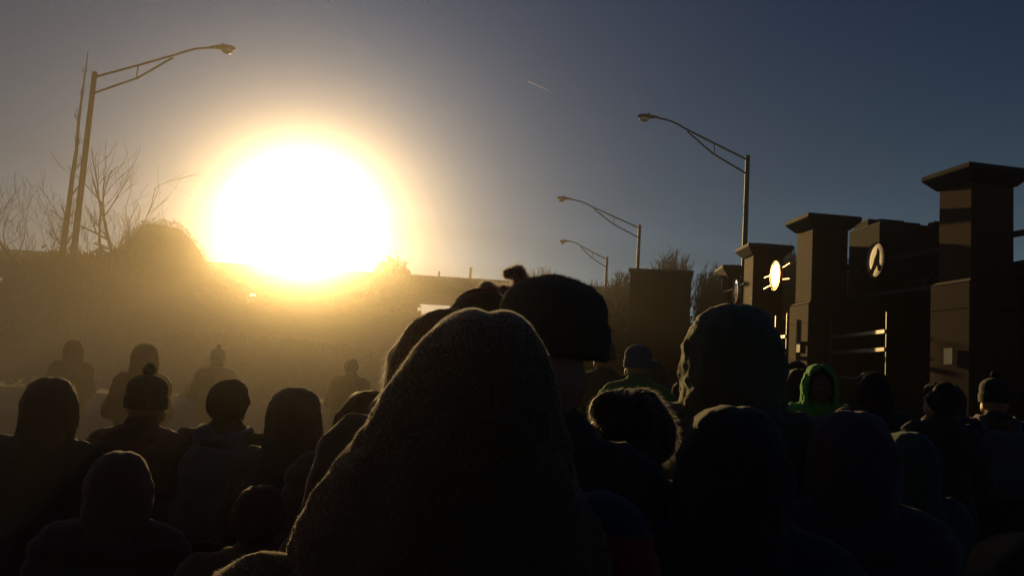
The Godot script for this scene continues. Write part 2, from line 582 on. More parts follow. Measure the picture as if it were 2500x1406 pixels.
	b.sdf([pr(V(0, 1.66, 0.015), V(0, 1.655, -0.005), 0.096, 0.094, V(0.96, 0.95, 1.08)), pr(V(-0.05, 1.668, -0.12), V(0.05, 1.668, -0.12), 0.05, 0.05, V(1, 0.14, 1.2)), pr(V(0, 1.752, 0.005), V(0, 1.756, 0.005), 0.008, 0.008)], 0.007, 0.012)
	G.cap = b.mesh()
	b = MB.new()      # a hood hanging down at the nape
	b.sdf([pr(V(-0.1, 1.45, 0.06), V(-0.03, 1.42, 0.13), 0.045, 0.06), pr(V(0.1, 1.45, 0.06), V(0.03, 1.42, 0.13), 0.045, 0.06), pr(V(0, 1.42, 0.13), V(0, 1.31, 0.165), 0.07, 0.03, V(1.2, 1, 0.7))], 0.01, 0.03, 1)
	G.hood_down = b.mesh()
	b = MB.new()      # wound scarf with a loose end
	b.sdf([pr(V(-0.03, 1.49, 0.01), V(0.03, 1.48, 0.01), 0.092, 0.092, V(1, 0.45, 1)), pr(V(-0.03, 1.45, 0.015), V(0.03, 1.455, 0.015), 0.108, 0.108, V(1, 0.42, 1)), pr(V(0.07, 1.44, 0.11), V(0.09, 1.2, 0.165), 0.045, 0.05, V(1, 1, 0.35))], 0.009, 0.012, 1)
	G.scarf = b.mesh()
	b = MB.new()
	var ball := MB.new()
	ball.lathe([Vector2(0.001, -0.03), Vector2(0.021, -0.021), Vector2(0.03, 0), Vector2(0.021, 0.021), Vector2(0.001, 0.03)], 12, Transform3D(Basis(), V(0, 1.795, 0.0)))
	rng.seed = 77
	b.add(ball)
	b.add(fibres(ball, 1500, 0.016, 0.0012))
	G.pom_pom = b.mesh()
	b = MB.new()      # two shoulder straps and a small pack
	b.sdf([pr(V(-0.06, 1.3, 0.2), V(0.06, 1.3, 0.2), 0.09, 0.09, V(1, 1.3, 0.7)), pr(V(-0.06, 1.1, 0.2), V(0.06, 1.1, 0.2), 0.11, 0.11, V(1, 1, 0.75))], 0.012, 0.05, 1)
	for k in [-1.0, 1.0]:
		b.tube([V(k * 0.09, 1.36, 0.16), V(k * 0.11, 1.47, 0.1), V(k * 0.115, 1.5, 0.01), V(k * 0.12, 1.42, -0.11), V(k * 0.13, 1.25, -0.16)], [0.02, 0.022, 0.022, 0.022, 0.02], 8)
	G.backpack = b.mesh()


# rows from the crown down: [y, half width, depth behind, depth in front, half angle of the face opening in degrees]
func hood(rows: Array, thick: float, key: int, seam := 0.0, puff := 0.006, lean := 0.0) -> MB:
	var f := FastNoiseLite.new()
	f.seed = key; f.frequency = 9.0; f.fractal_octaves = 3
	# finer rows between the given ones
	var fine := []
	for i in rows.size() - 1:
		for k in 3:
			var r := []
			for c in 5:
				r.append(lerpf(rows[i][c], rows[i + 1][c], k / 3.0))
			fine.append(r)
	fine.append(rows[-1])
	var outer := []
	var inner := []
	for r in fine:
		var a := PackedVector3Array()
		var b := PackedVector3Array()
		var span := deg_to_rad(180.0 - r[4])
		for j in 57:
			var phi := lerpf(-span, span, j / 56.0)
			var dep: float = r[2] if cos(phi) > 0.0 else r[3]
			var pos := Vector3(r[1] * sin(phi), r[0], dep * cos(phi))
			var o := Vector3(sin(phi), 0.0, cos(phi))
			var fold := f.get_noise_3d(pos.x, pos.y * 0.6, pos.z) * 2.0
			var crease := 1.0 - absf(f.get_noise_3d(pos.x * 1.3 + 5.0, pos.y * 2.4, pos.z * 1.3)) * 6.0      # slack cloth gathers in low, slanting creases
			fold += clampf(crease, 0.0, 1.0) * 0.9 * clampf((rows[0][0] - r[0]) / 0.16, 0.0, 1.0)
			pos += o * fold * puff * minf(1.0, r[1] / 0.08)
			pos -= o * 0.0025 * exp(-pow(r[1] * sin(phi) / 0.004, 2.0)) * (1.0 if cos(phi) > 0.0 else 0.0)      # stitched seam down the back
			pos.x += lean * (r[0] - rows[-1][0])
			if seam > 0.0:
				pos.y -= seam * exp(-pow((pos.x - lean * (r[0] - rows[-1][0])) / 0.012, 2.0))
			a.append(pos)
			b.append(pos - o * minf(thick, r[1] * 0.5) - Vector3(0, thick * (1.0 if r[1] < 0.08 else 0.1), 0))
		outer.append(a)
		inner.append(b)
	var m := MB.new()
	m.sheet(outer)
	m.sheet(inner, false, true)
	# rim of the face opening and lower hem, closed as a rolled edge
	for side in [0, 56]:
		for i in outer.size() - 1:
			m.quad(outer[i][side], outer[i + 1][side], inner[i + 1][side], inner[i][side], outer[i][side] - outer[i][28])
	for j in 56:
		m.quad(outer[-1][j], outer[-1][j + 1], inner[-1][j + 1], inner[-1][j], Vector3.DOWN)
	return m


func beanie(top: float, slouch: float) -> MB:
	var rows := []
	var prof := [[1.606, 0.094, 0.0], [1.604, 0.101, 0.0], [1.612, 0.1045, 0.3], [1.64, 0.1055, 1.0], [1.664, 0.104, 1.0], [1.668, 0.099, 0.3], [1.672, 0.0985, 0.5], [lerpf(1.672, top, 0.35), 0.099, 1.0], [lerpf(1.672, top, 0.6), 0.09, 1.0],
		[lerpf(1.672, top, 0.8), 0.07, 1.0], [lerpf(1.672, top, 0.93), 0.043, 0.8], [lerpf(1.672, top, 0.985), 0.018, 0.3], [top, 0.001, 0.0]]
	for p in prof:
		var ring := PackedVector3Array()
		for k in 96:
			var a := TAU * k / 96
			var r: float = p[1] + 0.0016 * p[2] * sin(a * 32.0)
			ring.append(Vector3(r * 0.96 * sin(a), p[0], r * 1.1 * cos(a) + slouch * maxf(0.0, p[0] - 1.67)))
		rows.append(ring)
	var m := MB.new()
	m.sheet(rows, true)
	return m


const TOPS := {"hood": 1.772, "beanie": 1.776, "hair_short": 1.745, "hair_long": 1.75, "cap": 1.757, "": 1.72}


func person(label: String, x: float, z: float, top: float, yaw_deg: float, jacket: String, jacket_m: String, trousers_m: String, head: String, head_m: String, skin := "skin", group := "") -> Node3D:
	var o := thing("person", label, "person", Vector3(x, 0, z), deg_to_rad(yaw_deg), group)
	var s: float = top / TOPS[head]
	o.scale = Vector3.ONE * s
	var bd := part("body", G.body, M[skin], o)
	if absf(wrapf(yaw_deg, -180.0, 180.0)) > 60.0:
		part("eyes", G.eyes, M.eye_white, bd)
	part("jacket", G[jacket], M[jacket_m], o)
	part("trousers", G.trousers, M[trousers_m], o)
	for k in [-1.0, 1.0]:
		var sh := part("shoe", G.shoe, M.shoe, o)
		sh.position = Vector3(k * 0.105, 0, 0)
		sh.rotation.y = -k * 0.15
	if head:
		part({"hood": "hood", "beanie": "knit_hat", "hair_short": "hair", "hair_long": "hair", "cap": "cap"}[head], G[head], M[head_m], o)
	return o


# ------------------------------------------------------------------ plants
func bare_tree(label: String, at: Vector3, height: float, spread: float, key: int, lean := Vector3.ZERO, trunk_r := 0.0, twig_levels := 5, group := "", narrow := false, fork := 0.35, finest := 0.007) -> void:
	rng.seed = key
	var o := thing("bare_tree", label, "tree", at, 0.0, group)
	var wood := MB.new()
	var twig := MB.new()
	var r0 := trunk_r if trunk_r > 0.0 else height * 0.014
	var todo := []
	var steps := 6 if not narrow else 14
	var pts := []
	var rad := []
	var top := height * (fork if not narrow else 1.0)
	for i in steps + 1:
		var t := i / float(steps)
		pts.append(Vector3(rng.randf_range(-1, 1) * (0.003 if narrow else 0.012) * height * t, top * t, rng.randf_range(-1, 1) * (0.003 if narrow else 0.012) * height * t) + lean * top * t)
		rad.append(r0 * (1.0 - 0.35 * t) if not narrow else r0 * (1.0 - 0.93 * t))
	wood.tube(pts, rad, 8)
	if narrow:
		for i in range(4, steps):
			for k in 3:
				var a := rng.randf() * TAU
				todo.append([pts[i], Vector3(cos(a) * 0.4, 1.0, sin(a) * 0.4).normalized(), height * 0.07 * (1.25 - i / float(steps)), rad[i] * 0.3, 3])
	else:
		for k in 6:
			var a := TAU * k / 6.0 + rng.randf_range(-0.4, 0.4)
			var up := rng.randf_range(0.7, 1.7)
			var j := 3 + k % 4
			todo.append([pts[mini(j, steps)], (Vector3(cos(a) * spread, up, sin(a) * spread) + lean).normalized(), height * rng.randf_range(0.26, 0.36), r0 * 0.5, 0])
	while todo:
		var b: Array = todo.pop_back()
		var p: Vector3 = b[0]
		var d: Vector3 = b[1]
		var l: float = b[2]
		var r: float = b[3]
		var lv: int = b[4]
		var line := [p]
		var rr := [r]
		var n := 4 if lv < 3 else 2
		var curl := Vector3(rng.randf_range(-1, 1), rng.randf_range(-0.2, 0.9), rng.randf_range(-1, 1)) * 0.16
		for i in n:
			d = (d + curl + Vector3(rng.randf_range(-1, 1), rng.randf_range(-0.6, 1), rng.randf_range(-1, 1)) * 0.1).normalized()
			p += d * l / n
			line.append(p)
			rr.append(maxf(r * (1.0 - 0.6 * (i + 1.0) / n), finest))
		(wood if lv < 2 else twig).tube(line, rr, 6 if lv < 2 else 3, false)
		if lv < twig_levels:
			var kids := 3 if lv < 3 else rng.randi_range(2, 3)
			for k in kids:
				var i := rng.randi_range(1, n)
				var side := Vector3(rng.randf_range(-1, 1), rng.randf_range(-0.25, 0.7), rng.randf_range(-1, 1)).normalized()
				todo.append([line[i], (d * 0.9 + side * 0.75).normalized(), l * rng.randf_range(0.5, 0.75), rr[i] * 0.72, lv + 1])
	var most := 0.0
	for q in twig.v:
		most = maxf(most, q.y)
	if not narrow:       # grown to its full height
		for g in [wood, twig]:
			for i in g.v.size():
				g.v[i] *= height / most
	part("trunk", wood.mesh(), M.bark, o)
	part("crown", twig.mesh(), M.twigs, o)


# a bare tree seen far off: limbs fanning from a short bole to a rounded crown of fine twigs
func round_crown(label: String, at: Vector3, height: float, width: float, base: float, key: int, group := "") -> void:
	rng.seed = key
	var o := thing("bare_tree", label, "tree", at, 0.0, group)
	var wood := MB.new()
	var twig := MB.new()
	var bole := base * 0.8
	wood.tube([Vector3(0, 0, 0), Vector3(0.05, bole * 0.5, 0.03), Vector3(0, bole, 0), Vector3(0.04, lerpf(bole, height, 0.55), 0)], [height * 0.018, height * 0.014, height * 0.011, 0.03], 8)
	var mid := Vector3(0, (base + height) * 0.5, 0)
	var half := Vector3(width * 0.5, (height - base) * 0.5, width * 0.5)
	for i in 190:
		var d := Vector3(rng.randfn(), rng.randfn() + 0.35, rng.randfn()).normalized()
		var tip := mid + d * half * pow(rng.randf_range(0.3, 1.0), 0.4) * rng.randf_range(0.86, 1.03)
		var from := Vector3(0.02, lerpf(bole, maxf(bole + 0.1, tip.y - width * 0.35), rng.randf_range(0.2, 0.9)), 0)
		from.y = minf(from.y, tip.y - 0.3)
		var bend := from.lerp(tip, 0.5) + Vector3(d.x, 0.0, d.z) * width * 0.09 + Vector3(rng.randf_range(-1, 1), rng.randf_range(-1, 1), rng.randf_range(-1, 1)) * 0.15
		var pts := []
		var rr := []
		for k in 6:
			var t := k / 5.0
			pts.append(from.lerp(bend, t).lerp(bend.lerp(tip, t), t))
			rr.append(lerpf(0.04, 0.012, t))
		(wood if i < 24 else twig).tube(pts, rr, 4, false)
		for k in 13:
			var t := rng.randf_range(0.35, 1.0)
			var p: Vector3 = from.lerp(bend, t).lerp(bend.lerp(tip, t), t)
			var u := ((tip - from).normalized() + Vector3(rng.randf_range(-1, 1), rng.randf_range(-0.4, 1.0), rng.randf_range(-1, 1)) * 0.8).normalized()
			var l := rng.randf_range(0.35, 0.8) * (0.6 + width * 0.1)
			var q := p + u * l
			if ((q - mid) / half).length() > 1.06:
				q = p.lerp(q, 0.4)
			twig.tube([p, p.lerp(q, 0.5) + Vector3(0, 0.04, 0), q], [0.017, 0.014, 0.01], 3, false)
	part("trunk", wood.mesh(), M.bark, o)
	part("crown", twig.mesh(), M.twigs, o)


# a leafy body: lumps of small leaf faces inside an uneven outline, round an inner core
func leafy(called: String, label: String, category: String, at: Vector3, size: Vector3, leaves: int, leaf: float, leaf_m: String, key: int, group := "", trunk := 0.8, dome := false, turn := 0.0) -> void:
	rng.seed = key
	var o := thing(called, label, category, at, turn, group)
	var f := FastNoiseLite.new()
	f.seed = key; f.frequency = 0.55 / maxf(0.3, size.x * 0.12)
	var m := MB.new()
	for i in leaves:
		var d := Vector3(rng.randfn(), rng.randfn(), rng.randfn()).normalized()
		if dome:
			d.y = absf(d.y)
		var r := pow(rng.randf_range(0.35, 1.0), 0.4)
		var n := f.get_noise_3d(d.x * 3.0, d.y * 3.0, d.z * 3.0)
		r *= 1.0 + n * (0.05 if dome else 0.38)
		var p := d * r * size * 0.5
		p.y += (0.0 if dome else size.y * 0.5) + trunk
		if dome:
			p.y += d.y * r * size.y * 0.5
		var u := Vector3(rng.randfn(), rng.randfn() * 0.6, rng.randfn()).normalized()
		var w := u.cross(Vector3(rng.randfn(), rng.randfn(), rng.randfn())).normalized()
		var l := leaf * rng.randf_range(0.6, 1.3)
		var nn := u.cross(w).normalized()
		m.tri(p - w * l * 0.35, p + w * l * 0.35, p + u * l, nn, nn, nn)
		m.tri(p - w * l * 0.35, p + w * l * 0.35, p - u * l * 0.6, nn, nn, nn)
	part("foliage", m.mesh(), M[leaf_m], o)
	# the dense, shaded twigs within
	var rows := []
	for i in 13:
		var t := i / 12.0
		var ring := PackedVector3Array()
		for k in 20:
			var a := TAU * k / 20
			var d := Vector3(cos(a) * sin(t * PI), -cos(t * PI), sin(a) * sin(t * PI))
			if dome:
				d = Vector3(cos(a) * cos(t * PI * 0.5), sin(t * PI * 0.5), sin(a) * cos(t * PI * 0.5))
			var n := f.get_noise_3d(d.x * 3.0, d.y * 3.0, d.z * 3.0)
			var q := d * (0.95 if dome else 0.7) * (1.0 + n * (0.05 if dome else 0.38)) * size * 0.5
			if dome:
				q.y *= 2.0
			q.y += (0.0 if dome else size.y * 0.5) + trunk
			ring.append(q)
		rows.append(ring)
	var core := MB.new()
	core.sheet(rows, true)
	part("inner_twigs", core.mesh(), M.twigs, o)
	if trunk > 0.05:
		part("trunk", tube_mesh([Vector3(0, 0, 0), Vector3(0.03, trunk * 0.5, 0), Vector3(0, trunk + size.y * 0.3, 0)], [0.16, 0.13, 0.08], 8), M.bark, o)


# ------------------------------------------------------------------ street furniture
func street_lamp(label: String, at: Vector3, height: float, arm: float, rise: float, turn: float, gauge := 1.0) -> void:
	# the arm reaches out towards -x of the lamp
	var o := thing("street_lamp", label, "street lamp", at, turn, "truss armed street lamps along the road")
	var pole := MB.new()
	pole.tube([Vector3(0, 0.02, 0), Vector3(0, height, 0)], [0.11 * gauge, 0.075 * gauge], 14)
	part("pole", pole.mesh(), M.galvanised, o)
	part("base_plate", box_mesh(Vector3(0, 0.015, 0), Vector3(0.42, 0.03, 0.42), 0.005), M.galvanised, o)
	var cap := MB.new()
	cap.lathe([Vector2(0.001, 0.045), Vector2(0.05 * gauge, 0.03), Vector2(0.08 * gauge, 0.0), Vector2(0.08 * gauge, -0.04)], 14, Transform3D(Basis(), Vector3(0, height + 0.005, 0)))
	part("pole_cap", cap.mesh(), M.galvanised, o)
	# upper arm: straight rise, then a bend to nearly level
	var y0 := height - 0.13
	var bend := 0.64
	var pts := [Vector3(0, y0, 0), Vector3(-arm * 0.34, y0 + rise * 0.45, 0), Vector3(-arm * bend, y0 + rise * 0.86, 0)]
	for k in 5:
		var t := (k + 1) / 5.0
		pts.append(Vector3(-arm * lerpf(bend, 0.9, t), y0 + rise * (0.86 + 0.24 * (1.0 - pow(1.0 - t, 2.0))), 0))
	var rr := []
	for p in pts:
		rr.append(0.032 * gauge)
	part("upper_arm", tube_mesh(pts, rr, 10), M.galvanised, o)
	var y1 := height - 0.62
	part("lower_arm", tube_mesh([Vector3(0, y1, 0), Vector3(-arm * 0.34, y1 + rise * 0.55, 0), Vector3(-arm * 0.6, y0 + rise * 0.8 - 0.06, 0)], [0.03 * gauge, 0.03 * gauge, 0.03 * gauge], 10), M.galvanised, o)
	part("strut", tube_mesh([Vector3(-arm * 0.33, y1 + rise * 0.53, 0), Vector3(-arm * 0.335, y0 + rise * 0.44, 0)], [0.02 * gauge, 0.02 * gauge], 8), M.galvanised, o)
	# cobra head: neck, housing, hanging glass bowl
	var hx := -arm * 0.9
	var hy := y0 + rise * 1.1
	var rows := []
	for s in [[0.06, 0.03, 0.03], [0.0, 0.045, 0.05], [-0.12, 0.075, 0.075], [-0.28, 0.12, 0.095], [-0.45, 0.135, 0.1], [-0.58, 0.115, 0.085], [-0.66, 0.06, 0.05], [-0.68, 0.004, 0.004]]:
		var ring := PackedVector3Array()
		for k in 20:
			var a := TAU * k / 20
			ring.append(Vector3(hx + s[0], hy + 0.02 + sin(a) * s[2] * (1.0 if sin(a) > 0.0 else 0.55), cos(a) * s[1]))
		rows.append(ring)
	var hd := MB.new()
	hd.sheet(rows, true)
	var head := part("lamp_head", hd.mesh(), M.galvanised, o)
	part("photocell", tube_mesh([Vector3(hx - 0.3, hy + 0.1, 0), Vector3(hx - 0.3, hy + 0.165, 0)], [0.03, 0.028], 10), M.galvanised, head)
	rows = []
	for i in 7:
		var t := i / 6.0
		var ring := PackedVector3Array()
		for k in 20:
			var a := TAU * k / 20
			ring.append(Vector3(hx - 0.44 + cos(a) * 0.17 * cos(t * PI * 0.5), hy - 0.03 - 0.13 * sin(t * PI * 0.5), sin(a) * 0.115 * cos(t * PI * 0.5)))
		rows.append(ring)
	var ln := MB.new()
	ln.sheet(rows, true)
	part("glass_bowl", ln.mesh(), M.lamp_lens, head)


func pillar(label: String, at: Vector3, turn: float, height: float, s := 0.9) -> Node3D:
	var o := thing("gate_pillar", label, "pillar", at, turn, "masonry pillars of the entrance row")
	var split := 3.75
	part("plinth", box_mesh(Vector3(0, split * 0.5, 0), Vector3(s + 0.2, split, s + 0.2), 0.02), M.masonry, o)
	part("plinth_top", box_mesh(Vector3(0, split + 0.04, 0), Vector3(s + 0.2, 0.08, s + 0.2), 0.01, 0.0, Vector2(0.86, 0.86)), M.masonry, o)
	part("joint_band", box_mesh(Vector3(0, 3.28, 0), Vector3(s + 0.206, 0.03, s + 0.206), 0.005), M.dark_brick, o)
	part("shaft", box_mesh(Vector3(0, (split + height - 0.32) * 0.5 + 0.04, 0), Vector3(s, height - 0.32 - split - 0.08, s), 0.015), M.masonry, o)
	var cap := part("cap", box_mesh(Vector3(0, height - 0.22, 0), Vector3(s + 0.1, 0.2, s + 0.1), 0.01, 0.0, Vector2(1.34, 1.34)), M.cap_stone, o)
	part("cap_slab", box_mesh(Vector3(0, height - 0.07, 0), Vector3(s + 0.46, 0.1, s + 0.46), 0.012), M.cap_stone, cap)
	part("cap_slope", box_mesh(Vector3(0, height + 0.02, 0), Vector3(s + 0.4, 0.08, s + 0.4), 0.01, 0.0, Vector2(0.5, 0.5)), M.cap_stone, cap)
	return o


# a round sign held between two pillars; its face looks towards -x of the sign, the row runs along z
func medallion(label: String, at: Vector3, turn: float, radius: float, face: String, mark: bool, reach: Array) -> void:
	var o := thing("medallion_sign", label, "sign", at, turn, "round medallion signs between the pillars")
	var side := Transform3D(Basis(Vector3(0, 0, 1), PI / 2), Vector3.ZERO)     # the lathe's axis y becomes -x
	var d := MB.new()
	d.lathe([Vector2(0.001, 0.03), Vector2(radius * 0.5, 0.03), Vector2(radius * 0.96, 0.03), Vector2(radius * 0.965, 0.0)], 56, side)
	part("disc_face", d.mesh(), M[face], o)
	d = MB.new()
	d.lathe([Vector2(radius * 0.955, 0.03), Vector2(radius * 0.965, 0.045), Vector2(radius, 0.045), Vector2(radius * 1.01, 0.02), Vector2(radius * 1.01, -0.05), Vector2(radius * 0.9, -0.06), Vector2(0.001, -0.06)], 56, side)
	part("rim", d.mesh(), M.brass if face == "polished" else M.emblem, o)
	if mark:
		# a letter like a leaning A: one broad swept stroke, one short foot, both ending in a round curl
		var e := MB.new()
		var strokes := [[[0.42, 0.1], [0.2, 0.1], [0.0, 0.02], [-0.2, -0.06], [-0.34, -0.17], [-0.42, -0.24]], [[0.34, 0.15], [0.1, 0.13], [-0.06, 0.1], [-0.22, 0.13], [-0.34, 0.2]]]
		for st in strokes:
			var pts := []
			var rr := []
			for i in st.size():
				pts.append(Vector3(-0.034, st[i][0] * radius * 1.5, -st[i][1] * radius * -1.9))
				rr.append(radius * ([0.04, 0.12, 0.19, 0.17, 0.13, 0.09][i] if st.size() == 6 else [0.03, 0.1, 0.13, 0.12, 0.1][i]))
			for i in pts.size() - 1:
				var a: Vector3 = pts[i]
				var b: Vector3 = pts[i + 1]
				var u := (b - a).normalized().cross(Vector3.RIGHT)
				e.quad(a - u * rr[i], a + u * rr[i], b + u * rr[i + 1], b - u * rr[i + 1], Vector3.LEFT)
				for q in [-1.0, 1.0]:
					e.quad(a + u * rr[i] * q, b + u * rr[i + 1] * q, b + u * rr[i + 1] * q + Vector3(0.006, 0, 0), a + u * rr[i] * q + Vector3(0.006, 0, 0), u * q)
			var end: Vector3 = pts[-1]
			e.lathe([Vector2(0.001, 0.036), Vector2(radius * 0.17, 0.036), Vector2(radius * 0.18, 0.028)], 20, Transform3D(side.basis, Vector3(0, end.y + radius * 0.02, end.z)))
		part("letter_emblem", e.mesh(), M.emblem, o)
	if mark:
		for y in [0.13, -0.13]:
			part("bracket_arm", tube_mesh([Vector3(0.03, y, 0), Vector3(0.5, y, 0)], [0.03, 0.03], 8), M.black_steel, o)
	for r in reach:     # [height at the disc, height at the pillar, z of the pillar side]
		var z0 := signf(r[2]) * radius * 0.55
		part("bracket_arm", tube_mesh([Vector3(0.02, r[0], z0), Vector3(0.02, lerpf(r[0], r[1], 0.4), lerpf(z0, r[2], 0.5)), Vector3(0.02, r[1], r[2])], [0.035, 0.035, 0.035], 8), M.brass, o)


func truss(label: String, a: Vector3, b: Vector3, height: float) -> void:
	var o := thing("overhead_truss", label, "beam", a, 0.0, "steel trusses spanning the pillars")
	var d := b - a
	var turn := atan2(-d.x, -d.z)
	o.rotation.y = turn
	var l := d.length()
	part("top_rail", box_mesh(Vector3(0, height, -l * 0.5), Vector3(0.1, 0.1, l), 0.01), M.black_steel, o)
	part("bottom_rail", box_mesh(Vector3(0, height - 0.75, -l * 0.5), Vector3(0.1, 0.1, l), 0.01), M.black_steel, o)
	for s in [0.0, 1.0]:
		var z := lerpf(-0.55, -l + 0.55, s)
		part("post", box_mesh(Vector3(0, height - 0.375, z), Vector3(0.08, 0.65, 0.08), 0.01), M.black_steel, o)
		var e := z + (-0.85 if s == 0.0 else 0.85)
		part("brace", tube_mesh([Vector3(0, height - 0.07, z), Vector3(0, height - 0.7, e)], [0.045, 0.045], 6), M.black_steel, o)


func gate_frame(label: String, at: Vector3, turn: float, low: float, high: float, rails: Array, length: float) -> void:
	# a leaf lying along the row: near end at the origin, running away along -z
	var o := thing("steel_gate", label, "gate", at, turn, "steel gate leaves between the pillars")
	part("stile", box_mesh(Vector3(0, (high + low) * 0.5, 0), Vector3(0.014, high - low, 0.03), 0.003), M.satin_steel, o)
	part("stile", box_mesh(Vector3(0, (high + low) * 0.5, -length), Vector3(0.03, high - low, 0.05), 0.004), M.satin_steel, o)
	part("hinge_post", box_mesh(Vector3(0.0, low * 0.5, -length + 0.1), Vector3(0.05, low, 0.05), 0.004), M.black_steel, o)
	for r in rails:
		part("rail", box_mesh(Vector3(-0.004, r, -length * 0.5), Vector3(0.04, 0.085, length - 0.055), 0.005), M.satin_steel, o)
	part("foot_rail", box_mesh(Vector3(-0.004, low + 0.03, -length * 0.5), Vector3(0.04, 0.05, length - 0.055), 0.005), M.satin_steel, o)


# ------------------------------------------------------------------ the scene
func _ready() -> void:
	rng.seed = 7
	var cam := Camera3D.new()
	cam.name = "camera"
	cam.position = Vector3(0, 1.5, 0)
	cam.rotation_degrees = Vector3(6.2, 0, 3.6)
	cam.fov = 35.98
	cam.near = 0.05
	cam.far = 6000.0
	add_child(cam)
	cam.current = true

	var env := Environment.new()
	env.background_mode = Environment.BG_SKY
	var sky := Sky.new()
	var pan := PanoramaSkyMaterial.new()
	pan.panorama = sky_picture()
	sky.sky_material = pan
	env.sky = sky
	env.tonemap_mode = Environment.TONE_MAPPER_LINEAR
	env.tonemap_exposure = 1.0
	env.sdfgi_enabled = true
	env.ssao_enabled = true
	env.ssil_enabled = true
	# thin morning haze that scatters the low sun forwards
	env.volumetric_fog_enabled = true
	env.volumetric_fog_density = 0.0025
	env.volumetric_fog_albedo = Color(1.0, 0.96, 0.9)
	env.volumetric_fog_anisotropy = 0.974
	env.volumetric_fog_length = 400.0
	var we := WorldEnvironment.new()
	we.name = "environment"
	we.environment = env
	add_child(we)
	var sun := DirectionalLight3D.new()
	sun.name = "sun"
	sun.light_color = Color(1.0, 0.83, 0.53)
	sun.light_energy = 1.6
	sun.light_angular_distance = 0.53
	sun.shadow_enabled = true
	add_child(sun)
	sun.look_at_from_position(SUN_FROM * 10.0, Vector3.ZERO)

	# ground mist lying over the left side of the road, between the crowd and the evergreens
	var mist := FogVolume.new()
	mist.name = "ground_mist"
	mist.shape = RenderingServer.FOG_VOLUME_SHAPE_BOX
	mist.size = Vector3(40, 4.0, 58)
	mist.position = Vector3(-21.2, 2.02, -27)
	var mm := FogMaterial.new()
	mm.density = 0.027
	mm.albedo = Color(1.0, 0.95, 0.86)
	mist.material = mm
	add_child(mist)
	mist.set_meta("kind", "stuff")
	mist.set_meta("label", "low golden mist lying over the left side of the road")
	mist.set_meta("category", "mist")

	materials()
	body_meshes()
	ground()
	entrance()
	lamps()
	background()
	crowd()


func ground() -> void:
	struct("ground", box_mesh(Vector3(0, -0.53, 0), Vector3(3000, 1.0, 3000), 0.0), M.grass_ground)
	struct("road", box_mesh(Vector3(-3.0, -0.012, -140), Vector3(16.0, 0.024, 320), 0.0), M.asphalt)
	struct("sidewalk", box_mesh(Vector3(7.7, 0.045, -140), Vector3(5.0, 0.15, 320), 0.012), M.concrete)
	struct("kerb", box_mesh(Vector3(5.1, 0.05, -140), Vector3(0.18, 0.17, 320), 0.02), M.concrete)
	struct("sidewalk", box_mesh(Vector3(-12.6, 0.045, -140), Vector3(3.0, 0.15, 320), 0.012), M.concrete)


